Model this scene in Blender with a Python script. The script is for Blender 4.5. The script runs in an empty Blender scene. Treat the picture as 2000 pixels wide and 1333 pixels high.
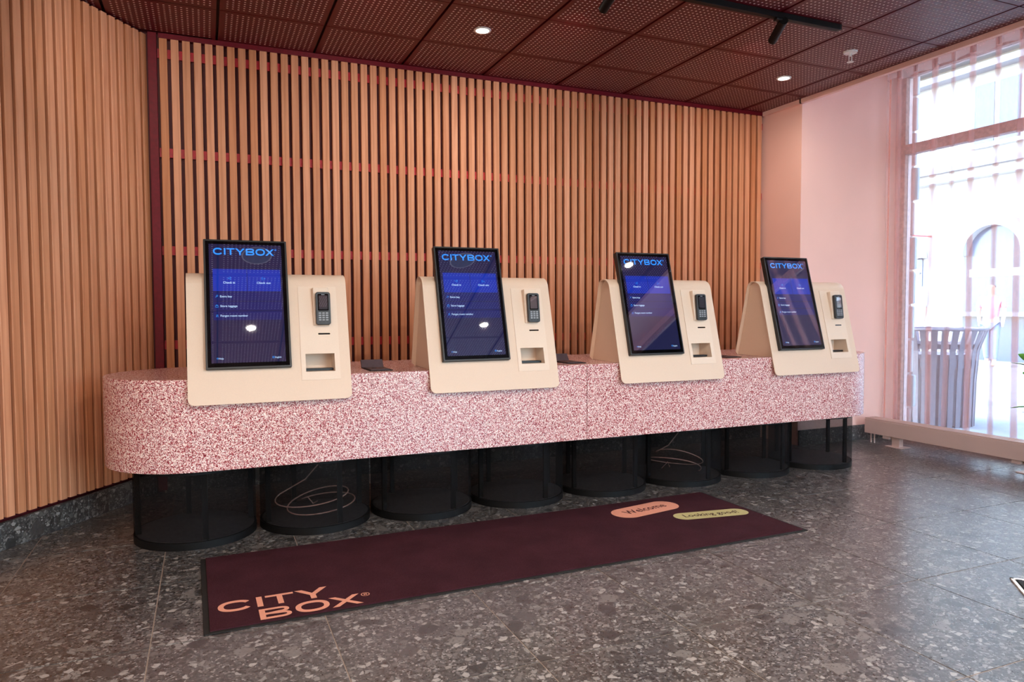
import bpy, bmesh, math, random
from mathutils import Vector, Matrix
random.seed(7)
S = bpy.context.scene
COL = S.collection
PI = math.pi

# ------------------------------------------------------------------ camera
CAM_H = 1.16
F, YAW, PITCH, ROLL = 1402.4, .4033, .0448, -.0039
cam = bpy.data.cameras.new('camera'); cam.sensor_width = 36.0; cam.lens = F / 2000 * 36.0
cam.clip_start = .05; cam.clip_end = 400
camo = bpy.data.objects.new('camera', cam); COL.objects.link(camo)
fwd = Vector((math.sin(YAW)*math.cos(PITCH), math.cos(YAW)*math.cos(PITCH), -math.sin(PITCH)))
rgt = Vector((math.cos(YAW), -math.sin(YAW), 0)); upv = rgt.cross(fwd)
r2 = rgt*math.cos(ROLL) + upv*math.sin(ROLL); u2 = -rgt*math.sin(ROLL) + upv*math.cos(ROLL)
M = Matrix((r2, u2, -fwd)).transposed().to_4x4(); M.translation = (0, 0, CAM_H)
camo.matrix_world = M
S.camera = camo

# ------------------------------------------------------------------ sky, sun, exposure
S.view_settings.view_transform = 'Standard'; S.view_settings.look = 'None'
S.cycles.transparent_max_bounces = 32
S.view_settings.gamma = 1.0; S.view_settings.use_curve_mapping = False
S.view_settings.exposure = .66
w = bpy.data.worlds.new('world'); S.world = w; w.use_nodes = True
nt = w.node_tree; nt.nodes.clear()
out = nt.nodes.new('ShaderNodeOutputWorld'); bg = nt.nodes.new('ShaderNodeBackground')
sky = nt.nodes.new('ShaderNodeTexSky'); sky.sky_type = 'NISHITA'; sky.sun_disc = False
sky.sun_elevation = math.radians(50); sky.sun_rotation = math.radians(-70); sky.air_density = 1.0; sky.dust_density = 1.2
bg.inputs['Strength'].default_value = 2.1
tint = nt.nodes.new('ShaderNodeMix'); tint.data_type = 'RGBA'; tint.blend_type = 'MULTIPLY'; tint.inputs[0].default_value = 1; tint.inputs[7].default_value = (.86,.97,1.08,1)
nt.links.new(sky.outputs[0], tint.inputs[6]); nt.links.new(tint.outputs[2], bg.inputs[0]); nt.links.new(bg.outputs[0], out.inputs[0])
sl = bpy.data.lights.new('sun', 'SUN'); sl.energy = 1.3; sl.angle = .009; sl.color = (1, .98, .95)
so = bpy.data.objects.new('sun', sl); COL.objects.link(so)
so.rotation_euler = Vector((.62, -.22, -.78)).to_track_quat('-Z', 'Y').to_euler()

def portal(name, loc, rot, sx, sy):
    l = bpy.data.lights.new(name, 'AREA'); l.shape = 'RECTANGLE'; l.size = sx; l.size_y = sy
    l.cycles.is_portal = True
    o = bpy.data.objects.new(name, l); COL.objects.link(o); o.location = loc; o.rotation_euler = rot
portal('window_daylight_portal', (5.8, .9, 1.7), (0, PI/2, 0), 3.2, 7.6)
portal('front_daylight_portal', (3.45, -3.35, 1.5), (PI/2, 0, PI), 3.1, 2.6)  # sky sampling for the added front glazing

# ------------------------------------------------------------------ helpers
def new_obj(name, me, parent=None, mat=None):
    o = bpy.data.objects.new(name, me); COL.objects.link(o)
    if parent is not None: o.parent = parent
    if mat is not None and me is not None and len(me.materials) == 0: me.materials.append(mat)
    return o
def tag(o, label=None, cat=None, group=None, kind=None):
    if label: o['label'] = label
    if cat: o['category'] = cat
    if group: o['group'] = group
    if kind: o['kind'] = kind
    return o
def empty(name, loc, label, cat, group=None, rot=0):
    o = bpy.data.objects.new(name, None); COL.objects.link(o); o.location = loc; o.rotation_euler = (0, 0, rot)
    o.empty_display_size = .1
    return tag(o, label, cat, group)

class MB:
    """collects shapes into one mesh"""
    def __init__(s): s.v = []; s.f = []; s.m = []; s.smooth = []
    def add(s, vs, fs, m=0, sm=False):
        b = len(s.v); s.v += [tuple(v) for v in vs]
        for f in fs: s.f.append([b+i for i in f]); s.m.append(m); s.smooth.append(sm)
        return s
    def box(s, a, b, m=0):
        x0, y0, z0 = a; x1, y1, z1 = b
        return s.add([(x0,y0,z0),(x1,y0,z0),(x1,y1,z0),(x0,y1,z0),(x0,y0,z1),(x1,y0,z1),(x1,y1,z1),(x0,y1,z1)],
              [(3,2,1,0),(4,5,6,7),(0,1,5,4),(1,2,6,5),(2,3,7,6),(3,0,4,7)], m)
    def obox(s, o, ex, ey, ez, m=0):
        o, ex, ey, ez = map(Vector, (o, ex, ey, ez))
        P = [o, o+ex, o+ex+ey, o+ey]; P += [p+ez for p in P]
        return s.add(P, [(3,2,1,0),(4,5,6,7),(0,1,5,4),(1,2,6,5),(2,3,7,6),(3,0,4,7)], m)
    def cyl(s, c, r, h, n=24, r1=None, caps=True, m=0, axis=(0,0,1)):
        c = Vector(c); a = Vector(axis).normalized(); q = a.to_track_quat('Z', 'Y')
        r1 = r if r1 is None else r1
        vs = []
        for k in range(n):
            t = 2*PI*k/n; vs.append(c + q @ Vector((r*math.cos(t), r*math.sin(t), 0)))
        for k in range(n):
            t = 2*PI*k/n; vs.append(c + q @ Vector((r1*math.cos(t), r1*math.sin(t), h)))
        s.add(vs, [(k, (k+1) % n, n+(k+1) % n, n+k) for k in range(n)], m, True)
        if caps:
            s.add(vs[:n], [tuple(range(n-1, -1, -1))], m); s.add(vs[n:], [tuple(range(n))], m)
        return s
    def tube(s, pts, r, n=6, m=0):
        pts = [Vector(p) for p in pts]; rings = []
        for i, p in enumerate(pts):
            t = (pts[min(i+1, len(pts)-1)] - pts[max(i-1, 0)]).normalized()
            q = t.to_track_quat('Z', 'Y')
            rings.append([p + q @ Vector((r*math.cos(2*PI*k/n), r*math.sin(2*PI*k/n), 0)) for k in range(n)])
        vs = [v for R in rings for v in R]
        fs = [(i*n+k, i*n+(k+1) % n, (i+1)*n+(k+1) % n, (i+1)*n+k) for i in range(len(pts)-1) for k in range(n)]
        fs += [tuple(range(n-1, -1, -1)), tuple((len(pts)-1)*n+k for k in range(n))]
        return s.add(vs, fs, m, True)
    def prism(s, poly, ex, ey, o, ez, m=0):
        """2d polygon poly in the plane o, ex, ey pushed along ez"""
        o, ex, ey, ez = map(Vector, (o, ex, ey, ez)); n = len(poly)
        A = [o + ex*p[0] + ey*p[1] for p in poly]; B = [a + ez for a in A]
        return s.add(A+B, [tuple(range(n-1, -1, -1)), tuple(range(n, 2*n))] + [(k, (k+1) % n, n+(k+1) % n, n+k) for k in range(n)], m)
    def mesh(s, name, mats=None, off=(0,0,0), weld=False, recalc=True):
        me = bpy.data.meshes.new(name)
        me.from_pydata([(v[0]-off[0], v[1]-off[1], v[2]-off[2]) for v in s.v], [], s.f)
        me.polygons.foreach_set('material_index', s.m); me.polygons.foreach_set('use_smooth', s.smooth)
        if recalc or weld:
            bm = bmesh.new(); bm.from_mesh(me)
            if weld: bmesh.ops.remove_doubles(bm, verts=bm.verts, dist=1e-5)
            if recalc: bmesh.ops.recalc_face_normals(bm, faces=bm.faces)
            bm.to_mesh(me); bm.free()
        for m in (mats if isinstance(mats, (list, tuple)) else [mats] if mats else []): me.materials.append(m)
        return me
    def build(s, name, mats=None, parent=None, off=(0,0,0), bevel=0, seg=2, weld=False, recalc=True):
        o = new_obj(name, s.mesh(name, mats, off, weld, recalc), parent)
        if bevel:
            b = o.modifiers.new('bevel', 'BEVEL'); b.width = bevel; b.segments = seg; b.limit_method = 'ANGLE'; b.angle_limit = math.radians(40)
        return o

def rrect(x0, y0, x1, y1, r, n=5):
    out = []
    for cx, cy, a in ((x1-r, y1-r, 0), (x0+r, y1-r, PI/2), (x0+r, y0+r, PI), (x1-r, y0+r, 1.5*PI)):
        for k in range(n+1):
            t = a + PI/2*k/n; out.append((cx + r*math.cos(t), cy + r*math.sin(t)))
    return out

# ------------------------------------------------------------------ materials
def lin(c):
    return tuple(((v/255)/12.92 if v/255 <= .04045 else ((v/255+.055)/1.055)**2.4) for v in c) + (1,)
class Mat:
    def __init__(s, name, color=(200,200,200), rough=.5, spec=.5, metal=0):
        s.m = bpy.data.materials.new(name); s.m.use_nodes = True; s.nt = s.m.node_tree
        s.b = s.nt.nodes['Principled BSDF']; s.out = s.nt.nodes['Material Output']
        s.b.inputs['Base Color'].default_value = lin(color); s.b.inputs['Roughness'].default_value = rough
        s.b.inputs['Specular IOR Level'].default_value = spec; s.b.inputs['Metallic'].default_value = metal
    def n(s, t, **kw):
        nd = s.nt.nodes.new('ShaderNode'+t)
        for k, v in kw.items():
            if k in nd.inputs: nd.inputs[k].default_value = v
            else: setattr(nd, k, v)
        return nd
    def l(s, a, b): s.nt.links.new(a, b)
    def ramp(s, fac, stops, interp='LINEAR'):
        r = s.n('ValToRGB'); r.color_ramp.interpolation = interp
        e = r.color_ramp.elements
        while len(e) < len(stops): e.new(.5)
        for k, (p, c) in enumerate(stops): e[k].position = p; e[k].color = lin(c) if len(c) == 3 else c
        s.l(fac, r.inputs[0]); return r.outputs[0]
    def coords(s, scale=(1,1,1), kind='Object', rnd=0.0):
        tc = s.n('TexCoord'); mp = s.n('Mapping'); mp.inputs['Scale'].default_value = scale
        if rnd:
            oi = s.n('ObjectInfo'); mu = s.n('VectorMath', operation='SCALE'); cb = s.n('CombineXYZ')
            for k in range(3): s.l(oi.outputs['Random'], cb.inputs[k])
            s.l(cb.outputs[0], mu.inputs[0]); mu.inputs['Scale'].default_value = rnd
            ad = s.n('VectorMath', operation='ADD'); s.l(tc.outputs[kind], ad.inputs[0]); s.l(mu.outputs[0], ad.inputs[1])
            s.l(ad.outputs[0], mp.inputs[0])
        else: s.l(tc.outputs[kind], mp.inputs[0])
        return mp.outputs[0]
    def bump(s, h, strength=.2, dist=.002):
        b = s.n('Bump', Strength=strength, Distance=dist); s.l(h, b.inputs['Height']); s.l(b.outputs[0], s.b.inputs['Normal'])
    def mix(s, fac, a, b, mode='MIX'):
        m = s.n('Mix', data_type='RGBA', blend_type=mode)
        for val, i in ((fac, 0), (a, 6), (b, 7)):
            if hasattr(val, 'is_linked') or hasattr(val, 'links'): s.l(val, m.inputs[i])
            else: m.inputs[i].default_value = val if i == 0 else (lin(val) if len(val) == 3 else val)
        return m.outputs[2]

def wood():
    m = Mat('oiled_oak', rough=.5, spec=.35)
    oi = m.n('ObjectInfo')
    base = m.ramp(oi.outputs['Random'], [(0,(202,136,97)),(.25,(226,160,122)),(.5,(214,149,109)),(.75,(230,166,130)),(1,(204,134,89))])
    v = m.coords((1,1,.055), rnd=13.0)
    n1 = m.n('TexNoise', Scale=60.0, Detail=4.0, Distortion=.4); m.l(v, n1.inputs['Vector'])
    wv = m.n('TexWave', Scale=9.0, Distortion=9.0, Detail=2.0); wv.inputs['Detail Scale'].default_value = 1.4; m.l(v, wv.inputs['Vector'])
    g = m.ramp(n1.outputs[0], [(.3,(240,232,226)),(.7,(255,255,255))])
    g2 = m.ramp(wv.outputs['Fac'], [(0,(228,214,202)),(.4,(252,252,252)),(1,(255,255,255))])
    c = m.mix(1.0, base, g, 'MULTIPLY'); c = m.mix(.6, c, g2, 'MULTIPLY')
    m.l(c, m.b.inputs['Base Color']); m.bump(n1.outputs[0], .15, .001)
    return m.m
OAK = wood()
def plain(name, color, rough=.5, spec=.5, metal=0, nscale=0, namt=.06):
    m = Mat(name, color, rough, spec, metal)
    v = m.coords()
    n = m.n('TexNoise', Scale=nscale or 40.0, Detail=3.0); m.l(v, n.inputs['Vector'])
    lo = tuple(c*(1-namt) for c in color); hi = tuple(min(255, c*(1+namt)) for c in color)
    m.l(m.ramp(n.outputs[0], [(.35, lo), (.65, hi)]), m.b.inputs['Base Color'])
    return m.m
RED_BOARD = plain('dark_red_board', (86,9,20), .6)
RED_RAIL = plain('red_batten', (186,16,42), .5)  # brighter than the board: light caught by the battens put into the colour
RED_TRIM = plain('burgundy_trim', (108,12,28), .5, .25)
CEIL_RED = plain('burgundy_ceiling_metal', (88,2,15), .42, .32)
CEIL_DARK = plain('dark_ceiling_void', (40,10,14), .7)
FLEECE = plain('pale_acoustic_fleece', (255,232,226), .9)
PINK = plain('pink_wall_paint', (246,202,190), .75, .3, 0, 2.0, .01)
OFFWHITE = plain('off_white_wall_paint', (232,226,218), .8, .3, 0, 2.0, .01)
CREAM = plain('cream_powder_coat', (224,196,172), .5, .4, 0, 300.0, .01)
CREAM_IN = plain('cream_powder_coat_plate', (229,204,182), .5, .4, 0, 300.0, .01)
BLACK = plain('black_plastic', (24,25,27), .4)
BLACK_METAL = plain('black_steel', (12,11,11), .55, .2)
RUBBER = plain('black_rubber', (30,29,28), .7, .3)
DISC = plain('dark_grey_disc', (66,64,66), .6, .4)
GREY_BODY = plain('charcoal_terminal', (44,46,49), .5)
KEYS = plain('pale_keys', (150,152,156), .5)
RAD = plain('blush_radiator_enamel', (200,172,163), .4, .5, 0, 3.0, .01)
FRAME = plain('window_frame_paint', (196,158,150), .5)
WHITE = plain('white_enamel', (232,230,226), .35)
GLASS_BLACK = Mat('black_glass', (8,8,10), .04, .5).m
LEAF = plain('green_leaf', (78,120,44), .4, .5, 0, 18.0, .25)
POT = plain('dark_pot', (40,40,42), .6)
CABLE = plain('pink_grey_cable', (190,150,140), .5)

def granulate():
    m = Mat('red_white_granulate', rough=.26, spec=.5)
    v = m.coords()
    n = m.n('TexNoise', Scale=150.0, Detail=1.5, Roughness=.6, Distortion=1.2); m.l(v, n.inputs['Vector'])
    n2 = m.n('TexNoise', Scale=240.0, Detail=1.0, Distortion=.8); m.l(v, n2.inputs['Vector'])
    c = m.ramp(n.outputs[0], [(0,(80,14,26)),(.43,(160,48,60)),(.475,(214,130,128)),(.52,(246,214,206)),(.58,(252,232,226))], 'LINEAR')
    d = m.ramp(n2.outputs[0], [(0,(40,8,18)),(.385,(140,50,60)),(.43,(255,255,255))], 'LINEAR')
    m.l(m.mix(1.0, c, d, 'MULTIPLY'), m.b.inputs['Base Color'])
    m.bump(n.outputs[0], .1, .001)
    return m.m
GRAN = granulate()

def stone(name, rough, dark=1.0):
    m = Mat(name, rough=rough, spec=.8)
    def sc(c): return tuple(x*dark for x in c)
    v = m.coords((1,1,1), rnd=37.0)
    nz = m.n('TexNoise', Scale=9.0, Detail=3.0); m.l(v, nz.inputs['Vector'])
    wv = m.n('VectorMath', operation='MULTIPLY_ADD'); m.l(nz.outputs['Color'], wv.inputs[0]); wv.inputs[1].default_value = (.035,.035,.035); m.l(v, wv.inputs[2])
    def frag(scale, stops, thr, soft):
        vo = m.n('TexVoronoi', Scale=scale, Randomness=1.0); m.l(wv.outputs[0], vo.inputs['Vector'])
        sp = m.n('SeparateColor'); m.l(vo.outputs['Color'], sp.inputs[0])
        col = m.ramp(sp.outputs[0], stops, 'CONSTANT')
        # a cell shows as a pebble only when its own random number is high and near its centre
        ve = m.n('TexVoronoi', Scale=scale, Randomness=1.0, feature='DISTANCE_TO_EDGE'); m.l(wv.outputs[0], ve.inputs['Vector'])
        ed = m.n('MapRange'); m.l(ve.outputs['Distance'], ed.inputs[0])
        ed.inputs[1].default_value = .05; ed.inputs[2].default_value = .11; ed.inputs[3].default_value = 0; ed.inputs[4].default_value = 1
        ch = m.n('Math', operation='GREATER_THAN'); m.l(sp.outputs[1], ch.inputs[0]); ch.inputs[1].default_value = thr
        mu = m.n('Math', operation='MULTIPLY'); m.l(ed.outputs[0], mu.inputs[0]); m.l(ch.outputs[0], mu.inputs[1])
        return col, mu.outputs[0]
    n2 = m.n('TexNoise', Scale=70.0, Detail=5.0, Roughness=.7); m.l(v, n2.inputs['Vector'])
    base = m.ramp(n2.outputs[0], [(.3, sc((50,48,47))), (.5, sc((80,77,75))), (.72, sc((112,109,106)))])
    c1, f1 = frag(120.0, [(0, sc((70,68,67))), (.3, sc((106,104,102))), (.55, sc((136,134,131))), (.8, sc((170,167,163)))], .46, 0)
    c2, f2 = frag(44.0, [(0, sc((62,60,59))), (.3, sc((116,113,110))), (.55, sc((150,147,143))), (.8, sc((182,178,173)))], .68, 0)
    c3, f3 = frag(15.0, [(0, sc((60,58,57))), (.4, sc((84,80,78))), (.7, sc((128,124,120)))], .86, 0)
    c = m.mix(f1, base, c1); c = m.mix(f2, c, c2); c = m.mix(f3, c, c3)
    fine = m.ramp(n2.outputs[0], [(.3,(190,190,190)),(.6,(255,255,255))]); c = m.mix(.8, c, fine, 'MULTIPLY')
    m.l(c, m.b.inputs['Base Color'])
    rr = m.n('MapRange'); m.l(n2.outputs[0], rr.inputs[0]); rr.inputs[3].default_value = rough-.06; rr.inputs[4].default_value = rough+.08
    m.l(rr.outputs[0], m.b.inputs['Roughness'])
    m.bump(n2.outputs[0], .03, .0005)
    return m.m
STONE = stone('grey_breccia_tile', .28, .88)
STONE_BASE = stone('grey_breccia_skirting', .45, .82)
GROUT = plain('beige_grout', (150,136,126), .8)

def carpet():
    m = Mat('burgundy_carpet', rough=.95, spec=.1)
    v = m.coords()
    n = m.n('TexNoise', Scale=500.0, Detail=2.0); m.l(v, n.inputs['Vector'])
    n2 = m.n('TexNoise', Scale=5.0, Detail=3.0); m.l(v, n2.inputs['Vector'])
    a = m.ramp(n.outputs[0], [(.3,(50,21,28)),(.7,(76,39,46))]); b = m.ramp(n2.outputs[0], [(.3,(215,215,215)),(.7,(255,255,255))])
    m.l(m.mix(1.0, a, b, 'MULTIPLY'), m.b.inputs['Base Color']); m.bump(n.outputs[0], .5, .003)
    return m.m
CARPET = carpet()
def carpet_print(name, c):
    m = Mat(name, c, .95, .1); v = m.coords(); n = m.n('TexNoise', Scale=500.0, Detail=2.0); m.l(v, n.inputs['Vector'])
    m.l(m.ramp(n.outputs[0], [(.3, tuple(x*.9 for x in c)), (.7, c)]), m.b.inputs['Base Color']); return m.m
PRINT_PINK = carpet_print('salmon_print', (226,156,130)); PRINT_OLIVE = carpet_print('olive_print', (190,180,126)); PRINT_DARK = carpet_print('dark_print', (58,24,34))

def display(name, c, e, strength):
    m = Mat(name, c, .015, .5)
    m.b.inputs['IOR'].default_value = 3.0
    m.b.inputs['Emission Color'].default_value = lin(e); m.b.inputs['Emission Strength'].default_value = strength
    return m.m
UI_BG = display('display_navy', (6,8,16), (44,48,98), .3)
UI_BTN = display('display_button_blue', (6,8,16), (24,58,190), .5)
UI_ROW = display('display_row_blue', (6,8,16), (26,40,120), .42)
UI_LOGO = display('display_logo_blue', (6,8,16), (40,140,255), .8)
UI_TEXT = display('display_caption_white', (6,8,16), (190,220,255), .7)
UI_ICON = display('display_icon_blue', (6,8,16), (50,150,250), .7)
TERM_SCREEN = display('terminal_display_grey', (60,58,64), (70,66,76), .1)

def see(name, col, alpha, rough=.5, transl=0.0):
    m = bpy.data.materials.new(name); m.use_nodes = True; t = m.node_tree; t.nodes.clear()
    o = t.nodes.new('ShaderNodeOutputMaterial'); mx = t.nodes.new('ShaderNodeMixShader'); tr = t.nodes.new('ShaderNodeBsdfTransparent')
    if transl:
        d = t.nodes.new('ShaderNodeBsdfDiffuse'); d.inputs[0].default_value = lin(col)
        tl = t.nodes.new('ShaderNodeBsdfTranslucent'); tl.inputs[0].default_value = lin(col)
        m2 = t.nodes.new('ShaderNodeMixShader'); m2.inputs[0].default_value = transl
        t.links.new(d.outputs[0], m2.inputs[1]); t.links.new(tl.outputs[0], m2.inputs[2]); sh = m2
    else:
        sh = t.nodes.new('ShaderNodeBsdfPrincipled'); sh.inputs['Base Color'].default_value = lin(col); sh.inputs['Roughness'].default_value = rough; sh.inputs['Specular IOR Level'].default_value = .15
    tcn = t.nodes.new('ShaderNodeTexCoord'); nz = t.nodes.new('ShaderNodeTexNoise'); nz.inputs['Scale'].default_value = 60
    t.links.new(tcn.outputs['Object'], nz.inputs['Vector'])
    mr = t.nodes.new('ShaderNodeMapRange'); mr.inputs[3].default_value = alpha*.9; mr.inputs[4].default_value = alpha*1.1
    t.links.new(nz.outputs[0], mr.inputs[0]); t.links.new(mr.outputs[0], mx.inputs[0])
    t.links.new(tr.outputs[0], mx.inputs[1]); t.links.new(sh.outputs[0], mx.inputs[2]); t.links.new(mx.outputs[0], o.inputs[0])
    return m
MESH = see('black_wire_mesh', (18,16,16), .5, .85)
SHEER = see('pink_sheer_voile', (252,198,188), .19, 1, .85)
SHEER_HEM = see('pink_sheer_voile_hem', (252,226,220), .3, 1, .85)
SHEER_EDGE = see('salmon_voile_side_hem', (248,150,118), .6, 1, .7)  # layered curtain edge, its backlit orange put into the colour
def glass():
    m = bpy.data.materials.new('clear_window_glass'); m.use_nodes = True; t = m.node_tree; t.nodes.clear()
    o = t.nodes.new('ShaderNodeOutputMaterial'); mx = t.nodes.new('ShaderNodeMixShader'); tr = t.nodes.new('ShaderNodeBsdfTransparent')
    gl = t.nodes.new('ShaderNodeBsdfGlossy'); gl.inputs['Roughness'].default_value = .01; fr = t.nodes.new('ShaderNodeFresnel'); fr.inputs[0].default_value = 1.45
    tr.inputs[0].default_value = (.9,.94,.93,1)
    t.links.new(fr.outputs[0], mx.inputs[0]); t.links.new(tr.outputs[0], mx.inputs[1]); t.links.new(gl.outputs[0], mx.inputs[2]); t.links.new(mx.outputs[0], o.inputs[0])
    return m
GLASS = glass()
def emit(name, c, s):
    m = Mat(name, c, .5); m.b.inputs['Emission Color'].default_value = lin(c); m.b.inputs['Emission Strength'].default_value = s; return m.m
LAMP = emit('glowing_lens', (255,240,220), 3.0)
STUCCO = plain('white_stucco', (178,177,175), .8, .2, 0, 1.5, .03)
STUCCO_SH = plain('grey_stone_trim', (140,141,144), .8, .2, 0, 2.0, .05)
SHOPDARK = plain('shop_glass_grey', (70,80,98), .2)
PAVE = plain('pale_paving', (150,149,147), .8, .2, 0, 3.0, .05)
BIN = plain('grey_steel_slats', (104,98,106), .5)

# ------------------------------------------------------------------ lettering (flat strokes)
def stroke(pts, t, closed=False):
    """flat band of width t along 2d points: (verts, faces)"""
    n = len(pts); V = []; Fc = []
    P = [Vector(p) for p in pts]
    for i in range(n):
        a = P[(i-1) % n] if closed or i > 0 else P[i]; b = P[(i+1) % n] if closed or i < n-1 else P[i]
        d = (b-a).normalized(); nn = Vector((-d.y, d.x))
        if (closed or 0 < i < n-1):
            d1 = (P[i]-a).normalized(); n1 = Vector((-d1.y, d1.x)); k = 1/max(.5, nn.dot(n1))
        else: k = 1
        V += [P[i]+nn*t/2*k, P[i]-nn*t/2*k]
    m = n if closed else n-1
    for i in range(m):
        j = (i+1) % n; Fc.append((2*i, 2*i+1, 2*j+1, 2*j))
    return V, Fc
def arc(cx, cy, rx, ry, a0, a1, n=24, p=2.3):
    o = []
    for k in range(n+1):
        t = math.radians(a0+(a1-a0)*k/n); c, s_ = math.cos(t), math.sin(t)
        o.append((cx+rx*math.copysign(abs(c)**(2/p), c), cy+ry*math.copysign(abs(s_)**(2/p), s_)))
    return o
def letter(ch, w, h=1.0, t=.215):
    def quad(*p): return list(map(Vector, p)), [tuple(range(len(p)))]
    if ch == 'C': return [stroke(arc(w/2, h/2, w/2-t/2, h/2-t*.42, 32, 328, 30), t*.95)]
    if ch == 'O': return [stroke(arc(w/2, h/2, w/2-t/2, h/2-t*.42, 0, 360, 40)[:-1], t*.95, True)]
    if ch == 'I': return [quad((0,0),(t,0),(t,h),(0,h))]
    if ch == 'T': return [quad((0,h-t*.85),(w,h-t*.85),(w,h),(0,h)), quad((w/2-t/2,0),(w/2+t/2,0),(w/2+t/2,h-t*.85),(w/2-t/2,h-t*.85))]
    if ch == 'Y': return [quad((w/2-t/2,0),(w/2+t/2,0),(w/2+t/2,.38*h),(w/2-t/2,.38*h)),
                          quad((0,h),(t*1.3,h),(w/2,.56*h),(w/2,.38*h),(w/2-t/2,.38*h)), quad((w-t*1.3,h),(w,h),(w/2+t/2,.38*h),(w/2,.38*h),(w/2,.56*h))]
    if ch == 'X': return [quad((0,0),(t*1.25,0),(w,h),(w-t*1.25,h)), quad((w-t*1.25,0),(w,0),(t*1.25,h),(0,h))]
    if ch == 'B':
        a = [(t*.5,h-t*.4)] + arc(w*.62, h*.735, w*.3-t*.2, h*.265-t*.4, 90, -90, 12) + [(t*.5,h*.47)]
        b = [(t*.5,h*.53)] + arc(w*.64, h*.27, w*.36-t*.4, h*.27-t*.4, 90, -90, 12) + [(t*.5,t*.4)]
        return [quad((0,0),(t,0),(t,h),(0,h)), stroke(a, t*.8), stroke(b, t*.8)]
def wordmark(MBo, items, o, ex, ey, nrm):
    """items: (char, x, y, width, height)"""
    o, ex, ey, nrm = map(Vector, (o, ex, ey, nrm)); lay = 0
    for ch, x, y, w_, h_ in items:
        if ch == '®':
            parts = [stroke(arc(0,0,w_/2,w_/2,0,360,20,2)[:-1], w_*.11, True), stroke([(-w_*.14,-w_*.25),(-w_*.14,w_*.24)], w_*.11),
                     stroke([(-w_*.14,w_*.2)]+arc(w_*.05,w_*.1,w_*.13,w_*.1,90,-90,6,2)+[(-w_*.14,0)], w_*.1), stroke([(0,0),(w_*.18,-w_*.25)], w_*.11)]
            for V, Fc in parts: MBo.add([o+ex*(x+p[0])+ey*(y+p[1])+nrm*.00002 for p in V], Fc)
            continue
        for V, Fc in letter(ch, w_/h_):
            lay = (lay+1) % 3
            MBo.add([o+ex*(x+p[0]*h_)+ey*(y+p[1]*h_)+nrm*(.00003*lay) for p in V], Fc)
def text2d(body, size, width=None, bold=0.0):
    cu = bpy.data.curves.new('caption', 'FONT'); cu.body = body; cu.size = size; cu.resolution_u = 2; cu.offset = bold
    ob = bpy.data.objects.new('caption', cu); COL.objects.link(ob)
    dg = bpy.context.evaluated_depsgraph_get(); me = bpy.data.meshes.new_from_object(ob.evaluated_get(dg))
    V = [Vector((v.co.x, v.co.y)) for v in me.vertices]; Fc = [tuple(p.vertices) for p in me.polygons]
    bpy.data.objects.remove(ob); bpy.data.curves.remove(cu); bpy.data.meshes.remove(me)
    x0 = min(v.x for v in V); x1 = max(v.x for v in V)
    k = (width/(x1-x0)) if width else 1
    return [Vector(((v.x-x0)*k, v.y)) for v in V], Fc, (x1-x0)*k

# ================================================================== STRUCTURE
CEIL = 2.872
# ---- floor
fl = MB().box((-3.2,-3.5,-.2),(5.95,5.3,-.0022)).build('floor', GROUT); tag(fl, kind='structure')
P0 = Vector((-.30, 5.03, 0)); DW = Vector((.636, .92, 0)).normalized(); NW = Vector((DW.y, -DW.x, 0))   # left wall line, runs towards the back corner
def left_side(x, y): return (Vector((x, y, 0)) - P0).dot(NW)
tx, ty = .594, .622
tm = MB(); g = .0024
poly = [(g,g),(tx-g,g),(tx-g,ty-g),(g,ty-g)]; ins = .0008
A = [(x,y,-.0024) for x,y in poly]; B = [(x,y,-ins*.6) for x,y in poly]
Cq = [(g+ins,g+ins,0),(tx-g-ins,g+ins,0),(tx-g-ins,ty-g-ins,0),(g+ins,ty-g-ins,0)]
tm.add(A+B+Cq, [(8,9,10,11)] + [(k,(k+1)%4,4+(k+1)%4,4+k) for k in range(4)] + [(4+k,4+(k+1)%4,8+(k+1)%4,8+k) for k in range(4)])
tile_me = tm.mesh('tile', STONE)
for i in range(-4, 10):
    for j in range(-7, 5):
        x, y = -.2+tx*i, 2.09+ty*j
        if y < -3.0: continue
        if max(left_side(x+tx, y), left_side(x, y)) < .02 and y > 2.2: continue
        o = new_obj('tile', tile_me, fl); o.location = (x, y, 0)

# ---- back wall with oak slats on red battens
WB = 5.0
wb = MB().box((-.6, 5.045, 0), (4.62, 5.2, 3.4)).build('wall_back', RED_BOARD); tag(wb, kind='structure')
def slat_mesh(h, wd=.045, dp=.028):
    c = .0025
    pr = [(0,dp),(0,c),(c,0),(wd-c,0),(wd,c),(wd,dp)]
    return MB().prism(pr, (1,0,0), (0,1,0), (0,0,0), (0,0,h)).mesh('slat', OAK)
sm = slat_mesh(2.84-.15)
for k in range(73):
    o = new_obj('slat', sm, wb); o.location = (-.229+.0654*k, WB, .15)
for z in (2.755, 2.145, 1.535, .94, .33):
    o = MB().box((-.24, 5.0285, z-.028), (4.555, 5.044, z+.028)).build('batten', RED_RAIL, wb)
tag(MB().box((-.232, 5.002, 2.842), (4.555, 5.044, CEIL)).build('trim_1', RED_TRIM), kind='structure')
tr = MB().box((-.292, 5.0, .02), (-.243, 5.044, CEIL)).build('trim_2', RED_TRIM, bevel=.002); tag(tr, kind='structure')
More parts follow.
